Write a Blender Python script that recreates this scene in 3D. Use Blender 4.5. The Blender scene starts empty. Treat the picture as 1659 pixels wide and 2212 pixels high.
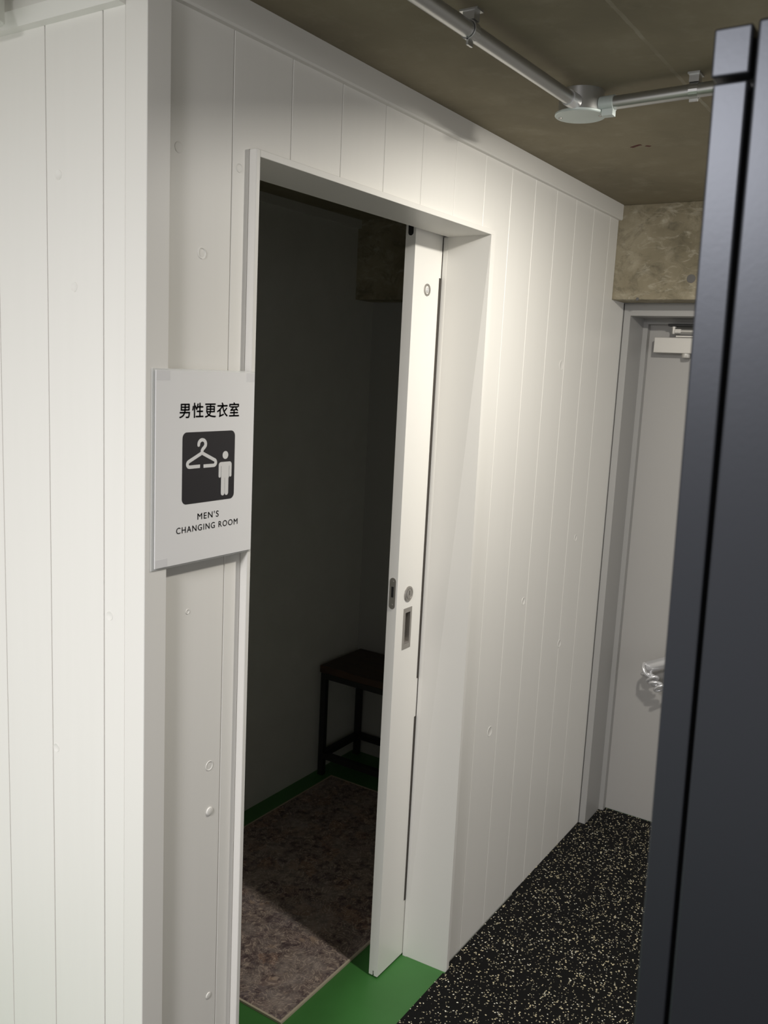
import bpy, bmesh, math, random
from mathutils import Vector, Matrix

S = bpy.context.scene
COL = S.collection
PI = math.pi
random.seed(7)

# ---------------------------------------------------------------- camera
cam_d = bpy.data.cameras.new('camera')
cam_d.sensor_fit = 'HORIZONTAL'
cam_d.sensor_width = 36.0
cam_d.lens = 1925.63 / 1659.0 * 36.0
cam_d.clip_start = 0.01
cam_d.dof.use_dof = True
cam_d.dof.focus_distance = 2.0
cam_d.dof.aperture_fstop = 14.0
cam = bpy.data.objects.new('camera', cam_d)
COL.objects.link(cam)
r_ = Vector((0.54829855, -0.83488919, 0.04825701))
u_ = Vector((0.10756952, 0.12763396, 0.98597078))
f_ = Vector((0.82933558, 0.53541536, -0.15979014))
cam.matrix_world = Matrix(((r_.x, u_.x, -f_.x, -0.93781258),
                           (r_.y, u_.y, -f_.y, -1.04418425),
                           (r_.z, u_.z, -f_.z, 1.6680943),
                           (0, 0, 0, 1)))
S.camera = cam

# ---------------------------------------------------------------- world, lamps, exposure
W = bpy.data.worlds.new('world')
S.world = W
W.use_nodes = True
W.node_tree.nodes['Background'].inputs[0].default_value = (1.0, 0.98, 0.96, 1)
W.node_tree.nodes['Background'].inputs[1].default_value = 0.80

def area(name, loc, size, power, color, rot=(0, 0, 0), shape='DISK', size_y=None):
    d = bpy.data.lights.new(name, 'AREA')
    d.shape = shape; d.size = size; d.energy = power; d.color = color
    if size_y: d.size_y = size_y
    o = bpy.data.objects.new(name, d)
    o.location = loc; o.rotation_euler = rot
    COL.objects.link(o)
    return o
# corridor ceiling lamp at the end of the second conduit, over the cabinet front
LAMP = (0.800, -0.700)
sd_ = area('corridor_lamp', (*LAMP, 2.176), 0.085, 17.5, (1.0, 0.955, 0.87),
           rot=Vector((0.25, 0.08, -1.0)).to_track_quat('-Z', 'Y').to_euler()).data

# ceiling panel of the open hall on the left, shining on the left wall
area('hall_lamp', (-1.7, -0.50, 2.17), 0.6, 49, (1.0, 0.98, 1.0), rot=(0, math.radians(-7), 0), shape='RECTANGLE', size_y=0.3)

S.view_settings.view_transform = 'Standard'
S.view_settings.look = 'None'
S.view_settings.gamma = 1.0
S.view_settings.use_curve_mapping = False
S.view_settings.exposure = 0.05

# ---------------------------------------------------------------- materials
def nodes(m):
    return m.node_tree.nodes, m.node_tree.links
def mat(name, color, rough=0.5, metal=0.0, spec=0.5):
    m = bpy.data.materials.new(name); m.use_nodes = True
    b = m.node_tree.nodes['Principled BSDF']
    b.inputs['Base Color'].default_value = (*color, 1)
    b.inputs['Roughness'].default_value = rough
    b.inputs['Metallic'].default_value = metal
    b.inputs['Specular IOR Level'].default_value = spec
    return m
def coords(m, scale=(1, 1, 1), rot=(0, 0, 0)):
    N, L = nodes(m)
    t = N.new('ShaderNodeTexCoord'); mp = N.new('ShaderNodeMapping')
    mp.inputs['Scale'].default_value = scale; mp.inputs['Rotation'].default_value = rot
    L.new(t.outputs['Object'], mp.inputs['Vector'])
    return mp.outputs['Vector']
def noise(m, vec, scale, detail=4, rough=0.55, dist=0.0):
    N, L = nodes(m)
    n = N.new('ShaderNodeTexNoise')
    n.inputs['Scale'].default_value = scale; n.inputs['Detail'].default_value = detail
    n.inputs['Roughness'].default_value = rough; n.inputs['Distortion'].default_value = dist
    L.new(vec, n.inputs['Vector'])
    return n
def ramp(m, fac, stops):
    N, L = nodes(m)
    r = N.new('ShaderNodeValToRGB')
    while len(r.color_ramp.elements) < len(stops): r.color_ramp.elements.new(0.5)
    for e, (p, c) in zip(r.color_ramp.elements, stops):
        e.position = p; e.color = (*c, 1)
    L.new(fac, r.inputs[0])
    return r.outputs[0]
def mix(m, a, b, fac, mode='MIX'):
    N, L = nodes(m)
    x = N.new('ShaderNodeMix'); x.data_type = 'RGBA'; x.blend_type = mode
    for sock, v in ((x.inputs[0], fac), (x.inputs[6], a), (x.inputs[7], b)):
        if hasattr(v, 'links'): L.new(v, sock)
        elif isinstance(v, tuple): sock.default_value = (*v, 1)
        else: sock.default_value = v
    return x.outputs[2]
def math_(m, op, a, b=0.0, c=None):
    N, L = nodes(m)
    x = N.new('ShaderNodeMath'); x.operation = op
    for i, v in enumerate((a, b) if c is None else (a, b, c)):
        if hasattr(v, 'links'): L.new(v, x.inputs[i])
        else: x.inputs[i].default_value = v
    return x.outputs[0]
def setcol(m, c):
    m.node_tree.links.new(c, m.node_tree.nodes['Principled BSDF'].inputs['Base Color'])
def bump(m, h, strength, dist=0.001):
    N, L = nodes(m)
    b = N.new('ShaderNodeBump'); b.inputs['Strength'].default_value = strength
    b.inputs['Distance'].default_value = dist
    L.new(h, b.inputs['Height'])
    L.new(b.outputs[0], N['Principled BSDF'].inputs['Normal'])

M = {}
# painted boards: off-white, very faint vertical grain
m = M['paint'] = mat('painted_wood', (0.80, 0.785, 0.745), 0.42)
v = coords(m, (60, 60, 3))
n = noise(m, v, 1.0, 5, 0.6)
setcol(m, ramp(m, n.outputs[0], [(0.3, (0.795, 0.78, 0.74)), (0.7, (0.805, 0.79, 0.75))]))
bump(m, n.outputs[0], 0.03, 0.0003)
# the left wall is the same paint
m = M['trim'] = mat('painted_trim', (0.78, 0.765, 0.725), 0.4)
n = noise(m, coords(m, (40, 40, 2)), 1.0, 4)
bump(m, n.outputs[0], 0.06, 0.0004)
m = M['room'] = mat('room_wall_paint', (0.62, 0.62, 0.585), 0.7)
n = noise(m, coords(m), 9, 4)
setcol(m, ramp(m, n.outputs[0], [(0.3, (0.60, 0.60, 0.565)), (0.7, (0.64, 0.64, 0.605))]))
bump(m, n.outputs[0], 0.1, 0.001)
M['leaf'] = mat('laminate_white', (0.82, 0.805, 0.765), 0.32)
# concrete slab
def concrete(name, dark, mid, light, blotch):
    m = mat(name, mid, 0.8, 0, 0.3)
    v = coords(m)
    a = noise(m, v, 2.2, 6, 0.6, 0.3); b = noise(m, v, 14, 6, 0.65); c = noise(m, v, 130, 2)
    col = ramp(m, a.outputs[0], [(0.28, dark), (0.5, mid), (0.74, light)])
    col = mix(m, col, blotch, math_(m, 'MULTIPLY', ramp(m, b.outputs[0], [(0.52, (0, 0, 0)), (0.75, (1, 1, 1))]), 0.45))
    bump(m, mix(m, b.outputs[0], c.outputs[0], 0.3), 0.35, 0.002)
    return m, col
m, col = concrete('ceiling_concrete', (0.19, 0.166, 0.113), (0.255, 0.222, 0.152), (0.315, 0.277, 0.198), (0.35, 0.315, 0.235))
M['ceiling'] = m
# pale formwork joint line running the length of the corridor
N, L = nodes(m)
t = N.new('ShaderNodeTexCoord'); sp = N.new('ShaderNodeSeparateXYZ'); L.new(t.outputs['Object'], sp.inputs[0])
wob = noise(m, coords(m), 30, 3)
d = math_(m, 'ABSOLUTE', math_(m, 'ADD', math_(m, 'ADD', sp.outputs[1], 0.510), math_(m, 'MULTIPLY', math_(m, 'SUBTRACT', wob.outputs[0], 0.5), 0.006)))
line = math_(m, 'LESS_THAN', d, 0.0036)
pat = ramp(m, noise(m, coords(m, (3, 1, 1)), 2.0, 3).outputs[0], [(0.36, (0.15, 0.15, 0.15)), (0.58, (1, 1, 1))])
col = mix(m, col, (0.46, 0.42, 0.34), math_(m, 'MULTIPLY', math_(m, 'MULTIPLY', line, pat), 0.65))
setcol(m, col)
m, col = concrete('beam_concrete', (0.13, 0.112, 0.072), (0.25, 0.218, 0.15), (0.40, 0.36, 0.265), (0.48, 0.44, 0.34))
sm = noise(m, coords(m, (1, 1.5, 2.2)), 7, 8, 0.72, 1.4)
col = mix(m, col, (0.085, 0.075, 0.052), math_(m, 'MULTIPLY', ramp(m, sm.outputs[0], [(0.5, (0, 0, 0)), (0.68, (1, 1, 1))]), 0.6))
sl = noise(m, coords(m, (1, 1.2, 3.0), (0.6, 0, 0)), 11, 7, 0.7, 1.0)
col = mix(m, col, (0.52, 0.485, 0.39), math_(m, 'MULTIPLY', ramp(m, sl.outputs[0], [(0.54, (0, 0, 0)), (0.68, (1, 1, 1))]), 0.5))
M['beam'] = m; setcol(m, col)
m = M['plug'] = mat('tie_plug_grey', (0.11, 0.105, 0.10), 0.7)
M['crayon'] = mat('red_crayon', (0.085, 0.018, 0.012), 0.8)
# green epoxy floor
m = M['green'] = mat('green_epoxy', (0.045, 0.17, 0.038), 0.42)
n = noise(m, coords(m), 5, 5)
setcol(m, ramp(m, n.outputs[0], [(0.3, (0.042, 0.155, 0.034)), (0.7, (0.05, 0.185, 0.042))]))
bump(m, noise(m, coords(m), 60, 3).outputs[0], 0.12, 0.001)
# speckled rubber
m = M['rubber'] = mat('speckled_rubber', (0.012, 0.012, 0.012), 0.8, 0, 0.15)
N, L = nodes(m)
v0 = coords(m)
wn = noise(m, v0, 55, 2)
off = N.new('ShaderNodeVectorMath'); off.operation = 'SCALE'; off.inputs['Scale'].default_value = 0.010
L.new(wn.outputs['Color'], off.inputs[0])
add = N.new('ShaderNodeVectorMath'); add.operation = 'ADD'; L.new(v0, add.inputs[0]); L.new(off.outputs[0], add.inputs[1])
vo = N.new('ShaderNodeTexVoronoi'); vo.inputs['Scale'].default_value = 175
L.new(add.outputs[0], vo.inputs['Vector'])
sc = N.new('ShaderNodeSeparateColor'); L.new(vo.outputs['Color'], sc.inputs[0])
patch = noise(m, v0, 18, 3)
pick = math_(m, 'GREATER_THAN', math_(m, 'ADD', sc.outputs[0], math_(m, 'MULTIPLY', math_(m, 'SUBTRACT', patch.outputs[0], 0.5), 0.34)), 0.65)
size = math_(m, 'MULTIPLY_ADD', sc.outputs[1], 0.28, 0.22)
chip = math_(m, 'MULTIPLY', pick, math_(m, 'LESS_THAN', vo.outputs['Distance'], size))
chipcol = ramp(m, sc.outputs[2], [(0.0, (0.12, 0.11, 0.08)), (0.3, (0.42, 0.38, 0.27)), (0.6, (0.80, 0.70, 0.45)), (0.85, (0.88, 0.85, 0.72))])
setcol(m, mix(m, (0.006, 0.006, 0.006), chipcol, chip))
bump(m, noise(m, v0, 220, 3).outputs[0], 0.5, 0.0015)
# steel door grey
m = M['steel_grey'] = mat('grey_door_paint', (0.40, 0.39, 0.375), 0.45)
bump(m, noise(m, coords(m), 180, 2).outputs[0], 0.06, 0.0005)
M['frame_grey'] = mat('grey_frame_paint', (0.36, 0.355, 0.345), 0.4)
M['closer'] = mat('closer_silver', (0.62, 0.60, 0.56), 0.35, 0.35)
M['chrome'] = mat('bright_metal', (0.74, 0.74, 0.75), 0.28, 0.6)
M['satin'] = mat('satin_metal', (0.42, 0.40, 0.375), 0.38, 0.9)
M['galv'] = mat('galvanised_steel', (0.50, 0.50, 0.49), 0.33, 0.9)
m = M['galv2'] = mat('zinc_plate', (0.58, 0.64, 0.62), 0.45, 0.25)
M['dark'] = mat('black_plastic', (0.006, 0.006, 0.006), 0.6)
M['seal'] = mat('dark_brown_seal', (0.05, 0.043, 0.036), 0.8)
# cabinet: dark powder coat with orange peel
m = M['cabinet'] = mat('charcoal_powder_coat', (0.0085, 0.009, 0.0115), 0.37, 0, 0.5)
m.node_tree.nodes['Principled BSDF'].inputs['Specular Tint'].default_value = (0.85, 0.9, 1.0, 1)
bump(m, noise(m, coords(m), 200, 2, 0.5).outputs[0], 0.05, 0.0006)
# sign
M['paper'] = mat('sign_sheet', (0.80, 0.795, 0.79), 0.5)
M['ink'] = mat('sign_ink', (0.020, 0.018, 0.020), 0.5)
M['symbol'] = mat('sign_symbol_white', (0.72, 0.715, 0.70), 0.5)
M['corner_tone'] = mat('sign_corner_tone', (0.72, 0.715, 0.72), 0.5)
m = M['acrylic'] = mat('clear_acrylic', (0.82, 0.83, 0.82), 0.12)
m.node_tree.nodes['Principled BSDF'].inputs['Alpha'].default_value = 0.45
# bench
m = M['wood'] = mat('dark_walnut', (0.05, 0.025, 0.015), 0.5)
n = noise(m, coords(m, (30, 3, 30)), 2.0, 6, 0.6, 0.6)
setcol(m, ramp(m, n.outputs[0], [(0.3, (0.028, 0.015, 0.010)), (0.7, (0.065, 0.032, 0.018))]))
M['black_steel'] = mat('black_steel', (0.008, 0.008, 0.008), 0.55)
# worn oriental rug
m = M['rug'] = mat('worn_rug_pile', (0.16, 0.12, 0.1), 0.95, 0, 0.1)
N, L = nodes(m)
v0 = coords(m)
w1 = noise(m, v0, 22, 3)
off = N.new('ShaderNodeVectorMath'); off.operation = 'SCALE'; off.inputs['Scale'].default_value = 0.05
L.new(w1.outputs['Color'], off.inputs[0])
add = N.new('ShaderNodeVectorMath'); add.operation = 'ADD'; L.new(v0, add.inputs[0]); L.new(off.outputs[0], add.inputs[1])
vo = N.new('ShaderNodeTexVoronoi'); vo.inputs['Scale'].default_value = 17; L.new(add.outputs[0], vo.inputs['Vector'])
sc = N.new('ShaderNodeSeparateColor'); L.new(vo.outputs['Color'], sc.inputs[0])
base = ramp(m, sc.outputs[0], [(0.0, (0.17, 0.125, 0.115)), (0.35, (0.24, 0.19, 0.165)), (0.6, (0.165, 0.135, 0.145)), (0.88, (0.27, 0.16, 0.115))])
base = mix(m, base, (0.20, 0.155, 0.14), 0.45)
curl = noise(m, v0, 19, 2, 0.5, 1.2)
scroll = math_(m, 'SINE', math_(m, 'MULTIPLY', curl.outputs[0], 62.0))
motif = mix(m, base, (0.58, 0.47, 0.38), math_(m, 'MULTIPLY', ramp(m, scroll, [(0.35, (0, 0, 0)), (0.95, (1, 1, 1))]), 0.55))
motif = mix(m, motif, (0.40, 0.29, 0.21), math_(m, 'MULTIPLY', ramp(m, vo.outputs['Distance'], [(0.10, (1, 1, 1)), (0.24, (0, 0, 0))]), 0.6))
dk = noise(m, v0, 42, 5, 0.75)
motif = mix(m, motif, (0.065, 0.045, 0.050), ramp(m, dk.outputs[0], [(0.47, (0, 0, 0)), (0.62, (0.9, 0.9, 0.9))]))
wear = noise(m, v0, 8, 6, 0.7)
col = mix(m, motif, (0.38, 0.33, 0.30), math_(m, 'MULTIPLY', ramp(m, wear.outputs[0], [(0.46, (0, 0, 0)), (0.72, (1, 1, 1))]), 0.6))
setcol(m, col)
bump(m, noise(m, v0, 500, 2).outputs[0], 0.6, 0.002)
M['binding'] = mat('cream_binding', (0.46, 0.40, 0.31), 0.9, 0, 0.1)
M['spot'] = mat('spotlight_white', (0.62, 0.63, 0.58), 0.4)

# ---------------------------------------------------------------- mesh helpers
class MB:
    def __init__(self): self.bm = bmesh.new()
    def box(self, x0, x1, y0, y1, z0, z1, bev=0.0, seg=2):
        vs = [self.bm.verts.new((x, y, z)) for x in (min(x0, x1), max(x0, x1)) for y in (min(y0, y1), max(y0, y1)) for z in (min(z0, z1), max(z0, z1))]
        fs = [(0, 1, 3, 2), (4, 6, 7, 5), (0, 4, 5, 1), (2, 3, 7, 6), (0, 2, 6, 4), (1, 5, 7, 3)]
        fl = [self.bm.faces.new([vs[i] for i in f]) for f in fs]
        if bev:
            es = list({e for f in fl for e in f.edges})
            bmesh.ops.bevel(self.bm, geom=es, offset=bev, segments=seg, profile=0.5, affect='EDGES')
        return self
    def hexa(self, b, t):
        """b, t: four bottom and four top corners, both counter-clockwise from above"""
        vb = [self.bm.verts.new(p) for p in b]; vt = [self.bm.verts.new(p) for p in t]
        self.bm.faces.new(vb[::-1]); self.bm.faces.new(vt)
        for i in range(4):
            j = (i + 1) % 4
            self.bm.faces.new((vb[i], vb[j], vt[j], vt[i]))
        return self
    def prism(self, pts, a, b, axis='z', flip=False):
        """pts: 2D outline, extruded from a to b along axis. axis z: (x,y); axis y: (x,z); axis x: (y,z)"""
        def P(p, h):
            return {'z': (p[0], p[1], h), 'y': (p[0], h, p[1]), 'x': (h, p[0], p[1])}[axis]
        v0 = [self.bm.verts.new(P(p, a)) for p in pts]; v1 = [self.bm.verts.new(P(p, b)) for p in pts]
        self.bm.faces.new(v0); self.bm.faces.new(v1[::-1])
        n = len(pts)
        for i in range(n):
            j = (i + 1) % n
            self.bm.faces.new((v0[i], v1[i], v1[j], v0[j]))
        return self
    def lathe(self, prof, c=(0, 0, 0), axis='z', seg=32, cap=True):
        """prof: (radius, height) list"""
        rings = []
        def P(a, rr, h):
            x, y = rr * math.cos(a), rr * math.sin(a)
            q = {'z': (x, y, h), 'y': (x, h, y), 'x': (h, x, y)}[axis]
            return (q[0] + c[0], q[1] + c[1], q[2] + c[2])
        for rr, h in prof:
            if rr < 1e-6: rings.append([self.bm.verts.new(P(0, 0, h))])
            else: rings.append([self.bm.verts.new(P(2 * PI * i / seg, rr, h)) for i in range(seg)])
        for A, B in zip(rings, rings[1:]):
            for i in range(seg):
                j = (i + 1) % seg
                if len(A) == 1 and len(B) == 1: continue
                if len(A) == 1: self.bm.faces.new((A[0], B[i], B[j]))
                elif len(B) == 1: self.bm.faces.new((A[i], A[j], B[0]))
                else: self.bm.faces.new((A[i], A[j], B[j], B[i]))
        if cap:
            for R in (rings[0], rings[-1]):
                if len(R) > 1: self.bm.faces.new(R)
        return self
    def tube(self, pts, rad, seg=16, closed=False):
        pts = [Vector(p) for p in pts]; n = len(pts); rings = []
        up = None
        for i, p in enumerate(pts):
            if closed: t = (pts[(i + 1) % n] - pts[i - 1]).normalized()
            else: t = (pts[min(i + 1, n - 1)] - pts[max(i - 1, 0)]).normalized()
            if up is None:
                up = Vector((0, 0, 1)) if abs(t.z) < 0.9 else Vector((1, 0, 0))
            a = (up - t * up.dot(t)).normalized(); up = a
            b = t.cross(a)
            rr = rad[i] if isinstance(rad, (list, tuple)) else rad
            rings.append([self.bm.verts.new(p + (a * math.cos(2 * PI * k / seg) + b * math.sin(2 * PI * k / seg)) * rr) for k in range(seg)])
        m_ = n if closed else n - 1
        for i in range(m_):
            A, B = rings[i], rings[(i + 1) % n]
            for k in range(seg):
                j = (k + 1) % seg
                self.bm.faces.new((A[k], A[j], B[j], B[k]))
        if not closed:
            self.bm.faces.new(rings[0]); self.bm.faces.new(rings[-1])
        return self
    def build(self, name, material, parent=None, smooth=False, matrix=None):
        bm = self.bm
        if matrix is not None: bmesh.ops.transform(bm, matrix=matrix, verts=bm.verts)
        bmesh.ops.recalc_face_normals(bm, faces=bm.faces)
        me = bpy.data.meshes.new(name)
        bm.to_mesh(me); bm.free()
        me.materials.append(material)
        if smooth:
            for p in me.polygons: p.use_smooth = True
            try: me.set_sharp_from_angle(angle=math.radians(38))
            except Exception: pass
        o = bpy.data.objects.new(name, me)
        COL.objects.link(o)
        if parent is not None:
            o.parent = parent
            o.matrix_parent_inverse = Matrix.Translation(parent.location).inverted() if parent.type == 'EMPTY' else Matrix()
        return o

def tag(o, label, cat, group=None, kind=None):
    o['label'] = label; o['category'] = cat
    if group: o['group'] = group
    if kind: o['kind'] = kind
    return o
def struct(o, label, cat): return tag(o, label, cat, kind='structure')
def empty(name, loc):
    o = bpy.data.objects.new(name, None); o.location = loc; o.empty_display_size = 0.1
    COL.objects.link(o)
    return o

# key dimensions
HC = 2.2286            # ceiling
XB, XW = 2.0122, 2.1385  # beam face, end wall face
YR = 1.0428            # back wall of the changing room
X0 = -0.013            # face of the left wall
ZB = 1.9272            # underside of the beam
OX0, OX1, OZ = 0.2299, 1.089, 2.0     # clear opening

# ---------------------------------------------------------------- setting: floor, ceiling, walls
fl = MB().box(-3.0, 2.34, -3.0, 1.15, -0.06, 0.0).build('floor', M['green'])
struct(fl, 'smooth green painted floor running into the dark changing room', 'floor')
ce = MB().box(-3.0, 2.34, -3.0, 1.15, HC, HC + 0.12).build('ceiling', M['ceiling'])
struct(ce, 'bare brown concrete ceiling slab with pale joint line', 'ceiling')
# red crayon chevron on the slab
cm = MB()
def stroke(mb, pts, w, z):
    for (a, b) in zip(pts, pts[1:]):
        a, b = Vector(a), Vector(b); d = (b - a).normalized(); n_ = Vector((-d.y, d.x)) * w
        q = [a + n_, b + n_, b - n_, a - n_]
        mb.prism([(p.x, p.y) for p in q], z, z - 0.0006, 'z')
stroke(cm, [(1.300, -0.268), (1.284, -0.290), (1.283, -0.297)], 0.0048, HC)
stroke(cm, [(1.297, -0.304), (1.3055, -0.313)], 0.0045, HC)
c_ = cm.build('crayon_mark', M['crayon'], ce); c_['label'] = 'small red crayon chevron on the concrete'

# door wall: core behind the boards
wc = MB()
wc.box(0.03, 0.218, 0.0095, 0.120, 0, HC)
wc.box(0.218, 1.103, 0.0095, 0.120, 2.0125, HC)
wc.box(1.103, XB, 0.0095, 0.120, 0, HC)
wc.box(XB, XW, 0.0095, 0.120, 0, ZB)
wf = wc.build('wall_front', M['room'])
struct(wf, 'white vertical board wall around the open sliding doorway', 'wall')
def plank_x(x0, x1, z0, z1):
    g, c = 0.0006, 0.0010
    x0 += g; x1 -= g
    p = [(x0, 0.0094), (x0, c), (x0 + c, 0.0), (x1 - c, 0.0), (x1, c), (x1, 0.0094)]
    return MB().prism(p, z0, z1, 'z').build('plank', M['paint'], wf)
edges = [0.032] + [0.1791 + 0.1461 * k for k in range(14)]
edges[-1] = XW - 0.0015
planks = []
for a, b in zip(edges, edges[1:]):
    top = HC if b <= XB else (ZB if a >= XB else None)
    if a < 0.2204 < b:          # notched round the left top corner of the casing
        o = plank_x(a, 0.2204, 0.0, 2.0116); o2 = plank_x(a, b, 2.0116, HC)
        bm = bmesh.new(); bm.from_mesh(o.data); bm.from_mesh(o2.data); bm.to_mesh(o.data); bm.free()
        bpy.data.objects.remove(o2)
    elif b <= 1.098 and a > 0.22: o = plank_x(a, b, 2.0116, HC)
    elif a < 1.098 < b:
        o = plank_x(1.1005, b, 0.0, 2.0116); o2 = plank_x(a, b, 2.0116, HC)
        bm = bmesh.new(); bm.from_mesh(o.data); bm.from_mesh(o2.data); bm.to_mesh(o.data); bm.free()
        bpy.data.objects.remove(o2)
    elif top is None:           # board meeting the beam
        o = plank_x(a, b, 0.0, ZB); o2 = plank_x(a, XB, ZB, HC)
        bm = bmesh.new(); bm.from_mesh(o.data); bm.from_mesh(o2.data); bm.to_mesh(o.data); bm.free()
        bpy.data.objects.remove(o2)
    else: o = plank_x(a, b, 0.0, top)
    planks.append((a, b, o))
def knot_x(x, z, r, h=0.0007, kind='dome'):
    for a, b, o in planks:
        if a <= x < b:
            if kind == 'dome': prof = [(r, 0.0004), (r * 0.96, -h * 0.8), (r * 0.8, -h), (0, -h * 1.05)]
            else: prof = [(r, 0.0004), (r * 0.95, -h), (r * 0.82, -h * 0.9), (r * 0.74, -h * 0.1), (0, -h * 0.35)]
            k = MB().lathe(prof, (x, 0, z), 'y', 24, False).build('knot', M['paint'], o, True)
            return k
for x, z, r, h, kd in [(0.0624, 1.9795, 0.0085, 0.0009, 'dome'), (0.1958, 1.9767, 0.0075, 0.0009, 'ring'),
                       (0.114, 1.8319, 0.009, 0.0012, 'ring'), (0.1533, 0.8725, 0.0075, 0.0022, 'dome'),
                       (0.0934, 1.2527, 0.004, 0.0009, 'ring'), (0.1512, 0.9594, 0.009, 0.0008, 'ring'),
                       (0.1597, 0.5029, 0.006, 0.0014, 'dome'), (1.7912, 0.7921, 0.014, 0.0008, 'ring'),
                       (1.30, 0.645, 0.016, 0.0007, 'ring'), (1.62, 1.70, 0.016, 0.0006, 'ring'),
                       (1.86, 1.14, 0.012, 0.0007, 'ring'), (1.47, 1.00, 0.012, 0.0008, 'ring')]:
    knot_x(x, z, r, h, kd)

# left wall, boards run away from the corner
wl = MB().box(-0.0035, 0.09, 0.031, 1.15, 0, HC).build('wall_left', M['room'])
struct(wl, 'brightly lit white board wall left of the corner', 'wall')
ly = [0.0308, 0.0790, 0.2126, 0.3400, 0.4676, 0.5952, 0.7228, 0.8504, 0.9780, 1.1056]
lplanks = []
for i, (a, b) in enumerate(zip(ly, ly[1:])):
    g, c = (0.0011, 0.0007); a2 = a + (0.0001 if i == 0 else g); b2 = b - g
    ca = 0.0003 if i == 0 else c
    p = [(-0.0036, a2), (X0 + ca, a2), (X0, a2 + ca), (X0, b2 - c), (X0 + c, b2), (-0.0036, b2)]
    lplanks.append((a, b, MB().prism(p, 0, HC, 'z').build('plank', M['paint'], wl)))
for y, z, r in [(0.1831, 1.9378, 0.008), (0.1474, 1.7685, 0.008), (0.2031, 0.9921, 0.008), (0.0655, 1.255, 0.008)]:
    for a, b, o in lplanks:
        if a <= y < b:
            MB().lathe([(r, 0.0004), (r * .95, -0.0006), (r * .8, -0.0005), (r * .7, 0.0), (0, -0.0002)], (X0, y, z), 'x', 24, False).build('knot', M['paint'], o, True)

# corner post
tr = MB().box(X0 - 0.0002, 0.0319, -0.015, 0.0306, 0, HC, 0.0008, 1).build('trim_1', M['trim'])
struct(tr, 'square white post covering the outer wall corner', 'trim')
# casing of the doorway: left, head, right (the right jamb leans a little)
t2 = MB().box(0.2204, OX0, -0.015, 0.112, 0, OZ + 0.0116, 0.0008, 1).build('trim_2', M['trim'])
struct(t2, 'narrow white casing on the left side of the doorway', 'trim')
t3 = MB().box(OX0, 1.0895, -0.015, 0.113, OZ, OZ + 0.0116, 0.0006, 1).build('trim_3', M['trim'])
struct(t3, 'white head casing over the doorway', 'trim')
t4 = MB().hexa([(1.0955, -0.015, 0), (1.1085, -0.015, 0), (1.1085, 0.1245, 0), (1.0873, 0.1245, 0)],
               [(1.0775, -0.015, OZ), (1.0895, -0.015, OZ), (1.1085, 0.1245, OZ), (1.0915, 0.1245, OZ)])
t4.box(1.0893, 1.1005, -0.0148, 0.009, OZ - 0.3, OZ + 0.0116)
t4 = t4.build('trim_4', M['trim'])
struct(t4, 'deep white jamb on the right side of the doorway', 'trim')
s4 = MB().hexa([(1.0863, 0.1125, 0), (1.0893, 0.1125, 0), (1.0893, 0.1247, 0), (1.0859, 0.1247, 0)],
               [(1.0895, 0.1125, OZ), (1.0925, 0.1125, OZ), (1.0925, 0.1247, OZ), (1.0901, 0.1247, OZ)]).build('stop_bead', M['trim'], t4)
# crown boards
t5 = MB().prism([(0.0, HC), (0.0, 2.1805), (-0.0105, 2.1805), (-0.0127, 2.184), (-0.0127, HC)], 0.0319, XB, 'x').build('trim_5', M['trim'])
struct(t5, 'white crown board between door wall and concrete ceiling', 'trim')
t6 = MB().prism([(X0, HC), (X0 - 0.026, HC), (X0 - 0.026, 2.178), (X0 - 0.013, 2.160), (X0, 2.158)], 0.0306, 1.15, 'y').build('trim_6', M['trim'])
struct(t6, 'white crown moulding along the left wall', 'trim')
# changing room: back wall, crown
wb = MB().box(0.09, XW, YR, YR + 0.1, 0, HC).build('wall_back', M['room'])
struct(wb, 'dark unlit back wall of the changing room', 'wall')
t7 = MB().box(0.09, XB, YR - 0.016, YR, 2.197, HC).build('trim_7', M['room'])
struct(t7, 'crown strip on the changing room back wall', 'trim')
# end wall with door opening and the concrete beam across it
we = MB()
we.box(XW, 2.345, 0.0, YR + 0.1, 0, HC)
we.box(XW, 2.345, -0.93, 0.0, 1.925, HC)
we.box(XW, 2.345, -3.0, -0.93, 0, HC)
we = we.build('wall_end', M['frame_grey'])
struct(we, 'grey end wall of the corridor holding the steel door', 'wall')
be = MB()
be.box(XB, XW, -3.0, 0.0095, ZB, HC, 0.002, 1)
be.box(XB, XW, 0.0095, YR, ZB, HC)
be = be.build('trim_8', M['beam'])
struct(be, 'rough concrete beam above the grey steel door', 'beam')
MB().lathe([(0.0135, 0.001), (0.0135, -0.001), (0.011, -0.0016), (0, -0.0004)], (XB, -0.2516, 1.992), 'x', 24, False).build('tie_plug', M['plug'], be, True)
MB().lathe([(0.006, 0.001), (0.005, -0.0006), (0, -0.0006)], (XB, -0.085, 1.9295), 'x', 12, False).build('pit', M['plug'], be, True)

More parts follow.
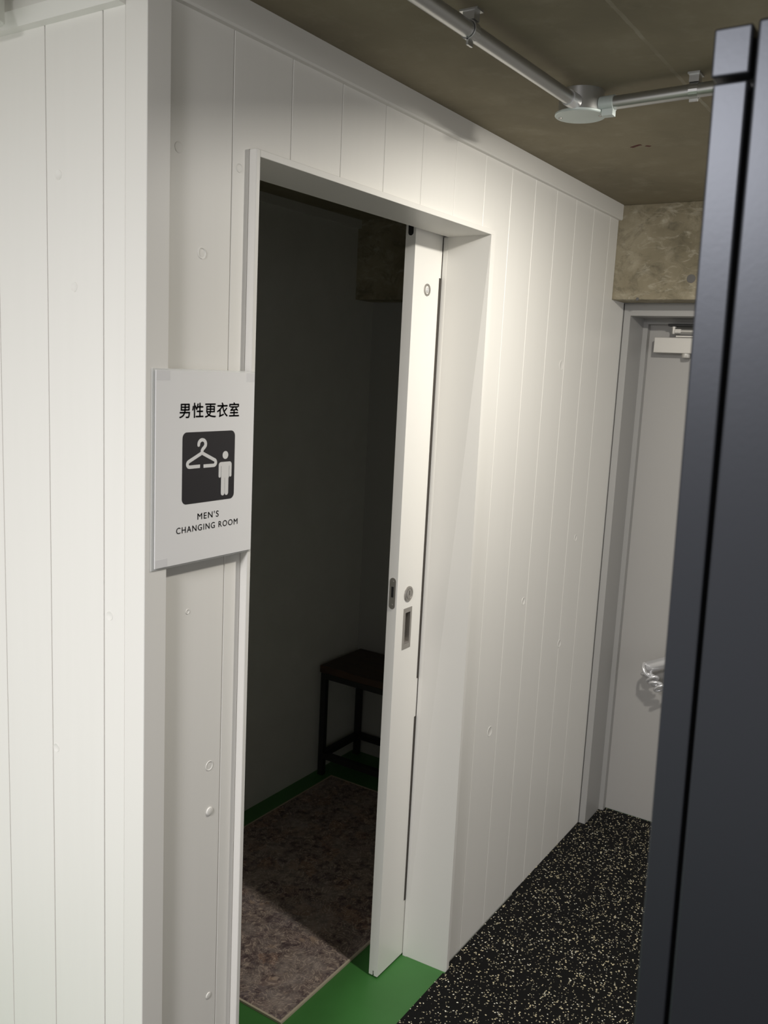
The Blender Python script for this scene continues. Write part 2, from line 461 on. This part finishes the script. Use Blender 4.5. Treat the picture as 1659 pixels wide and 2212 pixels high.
# ---------------------------------------------------------------- sliding door
LX, LY0, LY1 = 0.9568, 0.1266, 0.1548
d1 = empty('door_1', (LX, LY0, 0)); struct(d1, 'white sliding door pushed half open into the doorway', 'door')
zl0 = 0.0055; mid = (LY0 + LY1) / 2
prof = [(LY0 + .0008, zl0), (mid - 0.0022, zl0), (mid - 0.0022, zl0 + 0.014), (mid + 0.0022, zl0 + 0.014), (mid + 0.0022, zl0), (LY1 - .0008, zl0),
        (LY1, zl0 + .0008), (LY1, 2.035), (LY0, 2.035), (LY0, zl0 + .0008)]
leaf = MB().prism(prof, LX, 1.80, 'x').build('door_panel', M['leaf'], d1)
PX0, PX1, PZ0, PZ1 = 0.9930, 1.0340, 0.9375, 1.0488
def cut(obj, mb):
    c = mb.build('cutter', M['dark'])
    md = obj.modifiers.new('b', 'BOOLEAN'); md.object = c; md.operation = 'DIFFERENCE'; md.solver = 'EXACT'
    dg = bpy.context.evaluated_depsgraph_get()
    me = bpy.data.meshes.new_from_object(obj.evaluated_get(dg))
    obj.modifiers.clear(); obj.data = me
    bpy.data.objects.remove(c)
cut(leaf, MB().box(PX0 + 0.002, PX1 - 0.002, LY0 - 0.01, LY0 + 0.0145, PZ0 + 0.002, PZ1 - 0.002))
# flush pull: plate with a real recess
pf = MB()
ix0, ix1, iz0, iz1 = PX0 + 0.0095, PX1 - 0.008, PZ0 + 0.0135, PZ1 - 0.0125
yf = LY0 - 0.0012
pf.box(PX0, PX1, yf, LY0 + 0.0006, PZ0, iz0); pf.box(PX0, PX1, yf, LY0 + 0.0006, iz1, PZ1)
pf.box(PX0, ix0, yf, LY0 + 0.0006, iz0, iz1); pf.box(ix1, PX1, yf, LY0 + 0.0006, iz0, iz1)
pull = pf.build('flush_pull', M['satin'], d1); pull['label'] = 'grey metal recessed pull plate'
cup = MB(); y0, y1 = LY0 + 0.0004, LY0 + 0.0135
cup.box(ix0 - .0015, ix1 + .0015, y1, y1 + .0008, iz0 - .0015, iz1 + .0015)
cup.box(ix0 - .0015, ix0, y0, y1, iz0 - .0015, iz1 + .0015); cup.box(ix1, ix1 + .0015, y0, y1, iz0 - .0015, iz1 + .0015)
cup.box(ix0, ix1, y0, y1, iz1, iz1 + .0015)
cup.prism([(y0, iz0 - .0015), (y0, iz0), (y1, iz0 + .007), (y1, iz0 - .0015)], ix0, ix1, 'x')
cup.build('cup', M['satin'], pull)
# lock cylinder with key slot
lk = MB().lathe([(0.0205, 0.0004), (0.0205, -0.0024), (0.0185, -0.0036), (0.0145, -0.0036), (0.0138, -0.0022), (0.0, -0.0022)], (1.0120, LY0, 1.0866), 'y', 40, False).build('lock_cylinder', M['satin'], d1, True)
MB().lathe([(0.0132, -0.0015), (0.0132, -0.0036), (0.012, -0.0042), (0, -0.0042)], (1.0120, LY0, 1.0866), 'y', 32, False).build('plug', M['satin'], lk, True)
MB().box(1.0112, 1.0128, LY0 - 0.0046, LY0 - 0.003, 1.0835, 1.0955).build('key_slot', M['dark'], lk)
# round indicator bush near the top
rg = MB().lathe([(0.0150, 0.0004), (0.0150, -0.0016), (0.0135, -0.0024), (0.0105, -0.0020), (0.0095, 0.006), (0.0, 0.0065)], (1.0230, LY0, 1.8640), 'y', 40, False).build('finger_bush', M['satin'], d1, True)
rg['label'] = 'round metal bush near the door top'
MB().lathe([(0.0062, 0.004), (0.0062, -0.0022), (0.005, -0.003), (0, -0.003)], (1.0242, LY0, 1.8635), 'y', 24, False).build('pin', M['chrome'], rg, True)
# latch plate on the leading edge
def stadium(cx, cz, hw, hh, n=10):
    p = []
    for k in range(n + 1):
        a = PI * k / n; p.append((cx + hw * math.cos(a), cz + hh - hw + hw * math.sin(a)))
    for k in range(n + 1):
        a = PI + PI * k / n; p.append((cx + hw * math.cos(a), cz - hh + hw + hw * math.sin(a)))
    return p
lp = MB().prism(stadium(mid, 1.0950, 0.0092, 0.0415), LX + 0.0004, LX - 0.0010, 'x').build('latch_plate', M['satin'], d1)
MB().box(LX - 0.0015, LX, mid - 0.0034, mid + 0.0034, 1.085, 1.113).build('bolt_slot', M['dark'], lp)
for z in (1.126, 1.064):
    MB().lathe([(0.0038, 0.0), (0.0036, -0.0016), (0.0, -0.0022)], (LX - 0.0006, mid, z), 'x', 16, False).build('screw', M['satin'], lp, True)
# roller hole at the top of the leading edge
MB().prism(stadium(mid, 2.012, 0.0072, 0.026), LX + 0.0004, LX - 0.0008, 'x').build('roller_cap', M['dark'], d1)
# brown brush seals on the leaf face beside the jamb
for xa, xb, za, zb in [(1.0800, 1.1000, 0.837, 1.8985), (1.0790, 1.1000, 0.175, 0.726), (1.0862, 1.1000, 0.726, 0.837), (1.0885, 1.1000, 1.8985, 2.0)]:
    MB().box(xa, xb, LY0 - 0.0014, LY0 + 0.0002, za, zb).build('brush_seal', M['seal'], d1)

# ---------------------------------------------------------------- steel door at the corridor end
d2 = empty('door_2', (2.30, -0.47, 0)); struct(d2, 'flat grey steel door at the corridor end', 'door')
fr = MB()
XF = XW - 0.002
fr.box(XF, 2.30, -0.0265, -0.0035, 0, 1.9245); fr.box(2.286, 2.3143, -0.0440, -0.0265, 0, 1.8845)
fr.box(XF, 2.30, -0.93, -0.907, 0, 1.9245); fr.box(2.286, 2.3143, -0.907, -0.8895, 0, 1.8845)
fr.box(XF, 2.30, -0.907, -0.0265, 1.8845, 1.9245); fr.box(2.286, 2.3143, -0.8895, -0.044, 1.866, 1.8845)
fr.build('door_frame', M['frame_grey'], d2)
MB().box(2.3145, 2.343, -0.915, -0.020, 0.0088, 1.89, 0.001, 1).build('door_panel', M['steel_grey'], d2)
cl = MB().box(2.255, 2.3146, -0.300, -0.080, 1.7668, 1.8198, 0.0015, 2).build('door_closer', M['closer'], d2)
cl['label'] = 'silver box door closer near the door top'
MB().lathe([(0.0150, 0.0), (0.0150, -0.012), (0.0138, -0.0145), (0, -0.0145)], (2.275, -0.190, 1.7668), 'z', 24, False).build('valve_cap', M['closer'], cl, True)
ar = MB()
ar.tube([(2.252, -0.168, 1.842), (2.252, -0.305, 1.842)], 0.0052, 16)
ar.box(2.246, 2.258, -0.172, -0.150, 1.8355, 1.8485, 0.0008, 1)
ar.lathe([(0.0, -0.010), (0.005, -0.010), (0.006, -0.004), (0.006, 0.010), (0.0085, 0.011), (0.0085, 0.014), (0, 0.014)], (2.252, -0.1455, 1.842), 'z', 20, False)
ar.box(2.262, 2.272, -0.23, -0.152, 1.822, 1.827)
ar.lathe([(0.012, 1.8195), (0.012, 1.832), (0.009, 1.834), (0, 1.834)], (2.275, -0.225, 0), 'z', 20, False)
ar.build('closer_arm', M['closer'], cl, True)
MB().box(2.240, 2.2875, -0.260, -0.128, 1.8575, 1.8655, 0.0008, 1).build('arm_bracket', M['black_steel'], cl)
# lever
lv = MB()
lv.tube([(2.235, -0.1725, 0.6325), (2.235, -0.1745, 0.6335), (2.235, -0.178, 0.635), (2.235, -0.32, 0.706)], [0.0165, 0.0195, 0.0205, 0.0205], 28)
lv.tube([(2.235, -0.31, 0.700), (2.3146, -0.31, 0.700)], 0.012, 18)
lv.lathe([(0.026, 0.0), (0.026, -0.008), (0.022, -0.010), (0, -0.010)], (2.3146, -0.31, 0.700), 'x', 28, False)
lv.build('lever_handle', M['chrome'], d2, True)

# ---------------------------------------------------------------- metal chain hanging on the lever tip
ch = empty('chain', (2.222, -0.19, 0.60)); tag(ch, 'shiny metal chain hanging from the lever tip of the grey steel door', 'chain')
def link(c, a, b, wire=0.0058):
    a, b, c = Vector(a), Vector(b), Vector(c)
    return MB().tube([c + a * math.cos(2 * PI * k / 32) + b * math.sin(2 * PI * k / 32) for k in range(32)], wire, 12, True).build('link', M['chrome'], ch, True)
link((2.213, -0.1800, 0.6290), (0.0, -0.0150, -0.0200), (0.021, 0.0, 0.004))
link((2.216, -0.1860, 0.6105), (0.004, -0.0215, -0.0010), (0.014, 0.0, -0.0080))
link((2.216, -0.2020, 0.5985), (0.002, -0.0180, 0.0100), (0.012, 0.0, -0.0110))
link((2.216, -0.2150, 0.5850), (0.004, -0.0200, 0.0020), (0.013, 0.0, -0.0090))
link((2.216, -0.2320, 0.5720), (0.002, -0.0170, 0.0100), (0.012, 0.0, -0.0110))

# ---------------------------------------------------------------- rubber matting
mt = MB().prism([(-2.6, -2.9), (1.5535, -2.9), (1.5535, -0.0040), (1.112, -0.0035), (1.112, -0.0165), (1.08, -0.0165), (1.08, -0.012), (0.2315, -0.014), (0.2315, -0.0165), (0.2185, -0.0165), (0.2185, -0.0012), (0.034, -0.0012), (0.034, -0.0165), (-2.6, -0.0165)], 0.0002, 0.008, 'z').build('rubber_mat', M['rubber'])
tag(mt, 'black speckled rubber mat lying in front of the changing room doorway', 'mat')
mt2 = MB().prism([(1.5545, -2.9), (2.1355, -2.9), (2.1355, -0.905), (2.2855, -0.905), (2.2855, -0.8885), (2.3135, -0.8885), (2.3135, -0.0450), (2.2855, -0.0450), (2.2855, -0.0275), (2.1355, -0.0275), (2.1355, -0.0008), (1.5545, -0.0008)], 0.0002, 0.0083, 'z').build('rubber_mat', M['rubber'])
tag(mt2, 'black speckled rubber mat reaching the foot of the grey steel door', 'mat')

# ---------------------------------------------------------------- rug in the changing room
rg = MB().box(0.6705, 1.86, 0.2335, 0.9545, 0.0003, 0.0060, 0.0012, 1).build('rug', M['rug'])
tag(rg, 'worn brown oriental rug with cream edge on the green floor', 'rug')
bd = MB()
for q in [(0.6645, 0.6705, 0.2275, 0.9605), (1.86, 1.866, 0.2275, 0.9605), (0.6705, 1.86, 0.2275, 0.2335), (0.6705, 1.86, 0.9545, 0.9605)]:
    bd.box(*q, 0.0003, 0.0066)
b_ = bd.build('edge_binding', M['binding'], rg); b_['label'] = 'thin cream edge binding'

# ---------------------------------------------------------------- bench
bn = empty('bench', (1.99, 0.85, 0)); tag(bn, 'small dark wood bench on black steel legs in the unlit room corner', 'bench')
BX0, BX1, BY0, BY1, BT = 1.842, 2.128, 0.655, 1.022, 0.470
tp = MB()
MB().box(BX0, BX1, BY0, BY1, BT - 0.030, BT, 0.002, 1).build('seat', M['wood'], bn)
fx0, fx1, fy0, fy1 = BX0 + 0.003, BX1 - 0.005, BY0 + 0.004, BY1 - 0.004
tk = 0.024; zt = BT - 0.030
for (x, y) in ((fx0, fy0), (fx1 - tk, fy0), (fx0, fy1 - tk), (fx1 - tk, fy1 - tk)):
    MB().box(x, x + tk, y, y + tk, 0.0008 if y > 0.9 else 0.0063, zt, 0.0012, 1).build('leg', M['black_steel'], bn)
for z0 in (zt - tk, 0.075):
    for x in (fx0, fx1 - tk): MB().box(x, x + tk, fy0 + tk, fy1 - tk, z0, z0 + tk).build('rail', M['black_steel'], bn)
    for y in (fy0, fy1 - tk): MB().box(fx0 + tk, fx1 - tk, y, y + tk, z0, z0 + tk).build('rail', M['black_steel'], bn)

# ---------------------------------------------------------------- steel cabinet, near right edge, leaning slightly
cb = empty('steel_cabinet', (-0.30, -0.90, 0)); tag(cb, 'tall charcoal steel cabinet seen from the side, nearest the camera', 'cabinet')
piv = Vector((-0.3, -0.8740, 1.87))
TM = Matrix.Translation(piv) @ Matrix.Rotation(math.radians(-1.0), 4, 'X') @ Matrix.Translation(-piv)
cx0, cx1, cyb, ct = -0.300, 0.58, -1.42, 1.8985
sd = MB().box(cx0, cx0 + 0.02, cyb, -0.8993, 0.0095, ct + 0.001, 0.0022, 4)
sd.build('side_panel', M['cabinet'], cb, False, TM)
MB().box(cx1 - 0.02, cx1, cyb, -0.8993, 0.0095, ct + 0.001, 0.0022, 4).build('side_panel', M['cabinet'], cb, False, TM)
MB().box(cx0 + 0.0205, cx1 - 0.0205, cyb, -0.9005, 0.04, ct - 0.002).build('carcass', M['cabinet'], cb, False, TM)
MB().box(cx0, cx1, -0.8965, -0.8722, 1.8670, ct - 0.001, 0.0016, 4).build('top_rail', M['cabinet'], cb, False, TM)
MB().box(cx0 + 0.014, cx1 - 0.014, -0.9003, -0.888, 0.05, ct - 0.006).build('face_frame', M['dark'], cb, False, TM)
xm = (cx0 + cx1) / 2
for a, b in ((cx0, xm - 0.0015), (xm + 0.0015, cx1)):
    dr = MB().box(a, b, -0.8962, -0.8740, 0.06, 1.8632, 0.0016, 4).build('door', M['cabinet'], cb, False, TM)
    hx = b - 0.04 if a < 0 else a + 0.04
    MB().box(hx - 0.008, hx + 0.008, -0.8744, -0.864, 0.95, 1.09, 0.003, 3).build('handle', M['satin'], dr, True, TM)

# ---------------------------------------------------------------- sign
SY = -0.0152
sg = empty('changing_room_sign', (0.113, SY, 1.495)); tag(sg, "white men's changing room sign with hanger pictogram left of the doorway", 'sign')
MB().box(-0.0020, 0.2275, SY - 0.0018, SY, 1.3393, 1.6510, 0.0006, 1).build('acrylic_plate', M['acrylic'], sg)
MB().box(0.0040, 0.2248, SY - 0.0034, SY - 0.0019, 1.3424, 1.6484).build('sign_sheet', M['paper'], sg)
YF = SY - 0.0034
for q in [(0.0044, 0.0322, 1.633, 1.648), (0.204, 0.2246, 1.633, 1.648), (0.0044, 0.030, 1.3428, 1.356)]:  # darker show-through painted on corners where the translucent sheet touches its support
    MB().box(q[0], q[1], YF - 0.00015, YF + 0.0002, q[2], q[3]).build('corner_tone', M['corner_tone'], sg)
def text(body, x0, x1, z0, z1, name, material, parent, spacing=1.0, bold=0.0, y=YF):
    c = bpy.data.curves.new(name, 'FONT'); c.body = body; c.size = 1.0; c.space_character = spacing
    c.extrude = 0.0; c.resolution_u = 6
    o = bpy.data.objects.new(name, c); COL.objects.link(o)
    dg = bpy.context.evaluated_depsgraph_get()
    me = bpy.data.meshes.new_from_object(o.evaluated_get(dg))
    bpy.data.objects.remove(o)
    xs = [v.co.x for v in me.vertices]; ys = [v.co.y for v in me.vertices]
    ax, bx, ay, by = min(xs), max(xs), min(ys), max(ys)
    for v in me.vertices:
        v.co = Vector((x0 + (v.co.x - ax) / (bx - ax) * (x1 - x0), y - 0.0003, z0 + (v.co.y - ay) / (by - ay) * (z1 - z0)))
    if bold:                    # heavier strokes: the same outlines laid over themselves, slightly offset
        bm = bmesh.new()
        for dx, dz in ((-bold, 0), (bold, 0), (0, -bold), (0, bold)):
            k = me.copy(); k.transform(Matrix.Translation((dx, 0, dz))); bm.from_mesh(k); bpy.data.meshes.remove(k)
        bm.to_mesh(me); bm.free()
    me.materials.clear(); me.materials.append(material)
    o = bpy.data.objects.new(name, me); COL.objects.link(o)
    o.parent = parent; o.matrix_parent_inverse = Matrix.Translation(parent.location).inverted() if parent.type == 'EMPTY' else Matrix()
    return o
text('\u7537\u6027\u66f4\u8863\u5ba4', 0.0520, 0.1870, 1.5752, 1.5988, 'title_lettering', M['ink'], sg, 1.1, 0.00042)
text("MEN'S", 0.0943, 0.1430, 1.4100, 1.4206, 'lettering', M['ink'], sg, 1.2, 0.00012)
text('CHANGING ROOM', 0.0480, 0.1894, 1.3918, 1.4018, 'lettering', M['ink'], sg, 1.2, 0.00012)
def rrect(x0, x1, z0, z1, r, n=8):
    p = []
    for cx, cz, a0 in ((x1 - r, z1 - r, 0), (x0 + r, z1 - r, PI / 2), (x0 + r, z0 + r, PI), (x1 - r, z0 + r, 1.5 * PI)):
        for k in range(n + 1):
            a = a0 + PI / 2 * k / n; p.append((cx + r * math.cos(a), cz + r * math.sin(a)))
    return p
pp = MB().prism(rrect(0.0592, 0.1788, 1.4375, 1.5525, 0.0095), YF - 0.0002, YF + 0.0002, 'y').build('pictogram_panel', M['ink'], sg)
pp['label'] = 'dark rounded pictogram square'
LAYER = [0]
def lay(y):
    LAYER[0] += 1
    return y - 1.2e-5 * (LAYER[0] % 40)
def ribbon(mb, pts, w, y0, y1):
    pts = [Vector(p) for p in pts]
    for i in range(len(pts) - 1):
        t = (pts[i + 1] - pts[i]).normalized(); n_ = Vector((-t.y, t.x)) * w / 2
        mb.prism([tuple(q) for q in (pts[i] + n_, pts[i + 1] + n_, pts[i + 1] - n_, pts[i] - n_)], lay(y0), y1, 'y')
    for p in pts[1:-1]: disc(mb, p.x, p.y, w / 2, w / 2, lay(y0), y1, 16)
def disc(mb, x, z, rx, rz, y0, y1, n=24):
    mb.prism([(x + rx * math.cos(2 * PI * k / n), z + rz * math.sin(2 * PI * k / n)) for k in range(n)], y0, y1, 'y')
ya, yb = YF - 0.0005, YF - 0.00015
hg = MB(); w = 0.0055
hook = [(0.0945, 1.5315)]
hook += [(0.1022 + 0.0077 * math.cos(a), 1.5325 + 0.0070 * math.sin(a)) for a in [PI * (1.0 - k / 14) for k in range(15)]]
hook += [(0.1096, 1.5300), (0.1072, 1.5272), (0.1042, 1.5250), (0.1022, 1.5222), (0.1020, 1.5180)]
ribbon(hg, hook, w, ya, yb); disc(hg, 0.0945, 1.5313, w / 2, w / 2, lay(ya), yb)
def corner(cx, cz, r, a0, a1, n=7): return [(cx + r * math.cos(math.radians(a0 + (a1 - a0) * k / n)), cz + r * math.sin(math.radians(a0 + (a1 - a0) * k / n))) for k in range(n + 1)]
left = [(0.1020, 1.5183)] + corner(0.0748, 1.5016, 0.0046, 118, 270) + [(0.0978, 1.4972)]
right = [(0.1020, 1.5183)] + corner(0.1292, 1.5012, 0.0046, 62, -90) + [(0.1062, 1.4968)]
ribbon(hg, left, w, ya, yb); ribbon(hg, right, w, ya, yb); disc(hg, 0.1020, 1.5185, w / 2, w / 2, lay(ya), yb)
hg.build('hanger_symbol', M['symbol'], pp)
ps = MB()
disc(ps, 0.1565, 1.5121, 0.0066, 0.0066, ya, yb)
sh = [(0.1413, 1.4960)] + corner(0.1463, 1.4958, 0.0050, 180, 90) + corner(0.1667, 1.4958, 0.0050, 90, 0) + [(0.1717, 1.4940), (0.1413, 1.4940)]
ps.prism(sh, ya, yb, 'y')
ps.prism(stadium(0.1439, 1.4862, 0.0026, 0.0112), ya - 0.00002, yb, 'y'); ps.prism(stadium(0.1691, 1.4862, 0.0026, 0.0112), ya - 0.00002, yb, 'y')
ps.box(0.1474, 0.1656, ya, yb, 1.4740, 1.4940)
for cx in (0.1515, 0.1604): ps.prism(stadium(cx, 1.4616, 0.0041, 0.0170), ya - 0.00004, yb, 'y')
ps.build('person_symbol', M['symbol'], pp)

# ---------------------------------------------------------------- conduits and junction box on the ceiling
JX, JY = 0.842, -0.316
ZC = HC - 0.030
CR = 0.0127
def clamp(x, y, axis, parent, r=CR):
    c = MB()
    n = 20
    ring = []
    for rr in (r + 0.0004, r + 0.0022):
        ring.append([(rr * math.cos(2 * PI * k / n), rr * math.sin(2 * PI * k / n)) for k in range(n)])
    hw = 0.008
    # strap round the pipe
    for k in range(n):
        j = (k + 1) % n
        q = [ring[0][k], ring[1][k], ring[1][j], ring[0][j]]
        if axis == 'x': c.prism([(y + p[0], ZC + p[1]) for p in q], x - hw, x + hw, 'x')
        else: c.prism([(x + p[0], ZC + p[1]) for p in q], y - hw, y + hw, 'y')
    # hanger leg and foot on the slab
    if axis == 'x':
        c.box(x - 0.009, x + 0.009, y - 0.0105, y + 0.0105, ZC + r + 0.001, HC - 0.0015)
        c.box(x - 0.011, x + 0.011, y - 0.016, y + 0.016, HC - 0.003, HC)
        c.box(x - 0.008, x + 0.008, y - 0.0018, y + 0.0018, ZC - r - 0.010, ZC - r)
    else:
        c.box(x - 0.0105, x + 0.0105, y - 0.009, y + 0.009, ZC + r + 0.001, HC - 0.0015)
        c.box(x - 0.016, x + 0.016, y - 0.011, y + 0.011, HC - 0.003, HC)
        c.box(x - 0.0018, x + 0.0018, y - 0.008, y + 0.008, ZC - r - 0.006, ZC - r)
    return c.build('conduit_clamp', M['galv'], parent)
jb = MB().lathe([(0.0445, HC), (0.0445, 2.1885), (0.047, 2.187)], (JX, JY, 0), 'z', 40).build('junction_box', M['galv'], None, True)
tag(jb, 'round galvanised junction box with pale disc cover on the concrete ceiling', 'junction box')
cv = MB().lathe([(0.0, 2.1872), (0.0485, 2.1872), (0.0505, 2.186), (0.0505, 2.1830), (0.0490, 2.1815), (0.0, 2.1815)], (JX, JY, 0), 'z', 48, False).build('cover', M['galv2'], jb, True)
for a in (0.45, 0.45 + PI):
    MB().lathe([(0.0036, 0.0), (0.0034, -0.0016), (0.0, -0.0022)], (JX + 0.040 * math.cos(a + 1.3), JY + 0.040 * math.sin(a + 1.3), 2.1816), 'z', 14, False).build('screw', M['satin'], cv, True)
def conduit(pts, label, end_dir):
    o = MB().tube(pts, CR, 24).build('conduit', M['galv'], None, True)
    tag(o, label, 'conduit', 'conduits under the ceiling')
    return o
c1 = conduit([(-1.2, -0.2600, ZC), (JX - 0.058, JY - 0.0035, ZC)], 'long galvanised conduit running beside the board wall to the junction box', 'x')
MB().tube([(JX - 0.076, JY - 0.0030, ZC), (JX - 0.043, JY - 0.0040, ZC)], [0.0150, 0.0150], 20).build('connector', M['chrome'], c1, True)
clamp(0.385, -0.3079, 'x', c1)
c2 = conduit([(JX - 0.0055, JY - 0.058, ZC), (0.8128, -0.645, ZC)], 'galvanised conduit from the junction box towards the top of the cabinet', 'y')
cn = MB()
cn.tube([(JX - 0.004, JY - 0.043, ZC), (JX - 0.0065, JY - 0.072, ZC)], 0.0150, 20)
cn.box(JX - 0.016, JX + 0.002, JY - 0.072, JY - 0.050, ZC - 0.024, ZC - 0.012)
cn.build('connector', M['galv2'], c2, True)
clamp(0.8228, -0.543, 'y', c2)

# ---------------------------------------------------------------- corridor lamp housing, open at the bottom
lh = MB().lathe([(0.0, HC), (0.058, HC), (0.060, 2.182), (0.0595, 2.1805), (0.0575, 2.1805), (0.055, 2.222), (0.0, 2.222)], (*LAMP, 0), 'z', 40, False).build('ceiling_lamp', M['spot'], None, True)
tag(lh, 'round white ceiling lamp housing over the front of the charcoal cabinet', 'lamp')

# ---------------------------------------------------------------- small spotlight at the upper left, by the left wall
SX, SYY = -0.078, 0.268
sp_ = empty('spotlight', (SX, SYY, HC)); tag(sp_, 'pale cylindrical ceiling spotlight beside the crown moulding of the left wall', 'lamp')
MB().lathe([(0.030, HC), (0.032, 2.192), (0.030, 2.189), (0, 2.189)], (SX, SYY, 0), 'z', 40, False).build('mount', M['spot'], sp_, True)
MB().lathe([(0.0, 2.160), (0.022, 2.160), (0.023, 2.153), (0.0275, 2.152), (0.029, 2.1545), (0.029, 2.1885)], (SX, SYY, 0), 'z', 36, False).build('lamp_head', M['spot'], sp_, True)
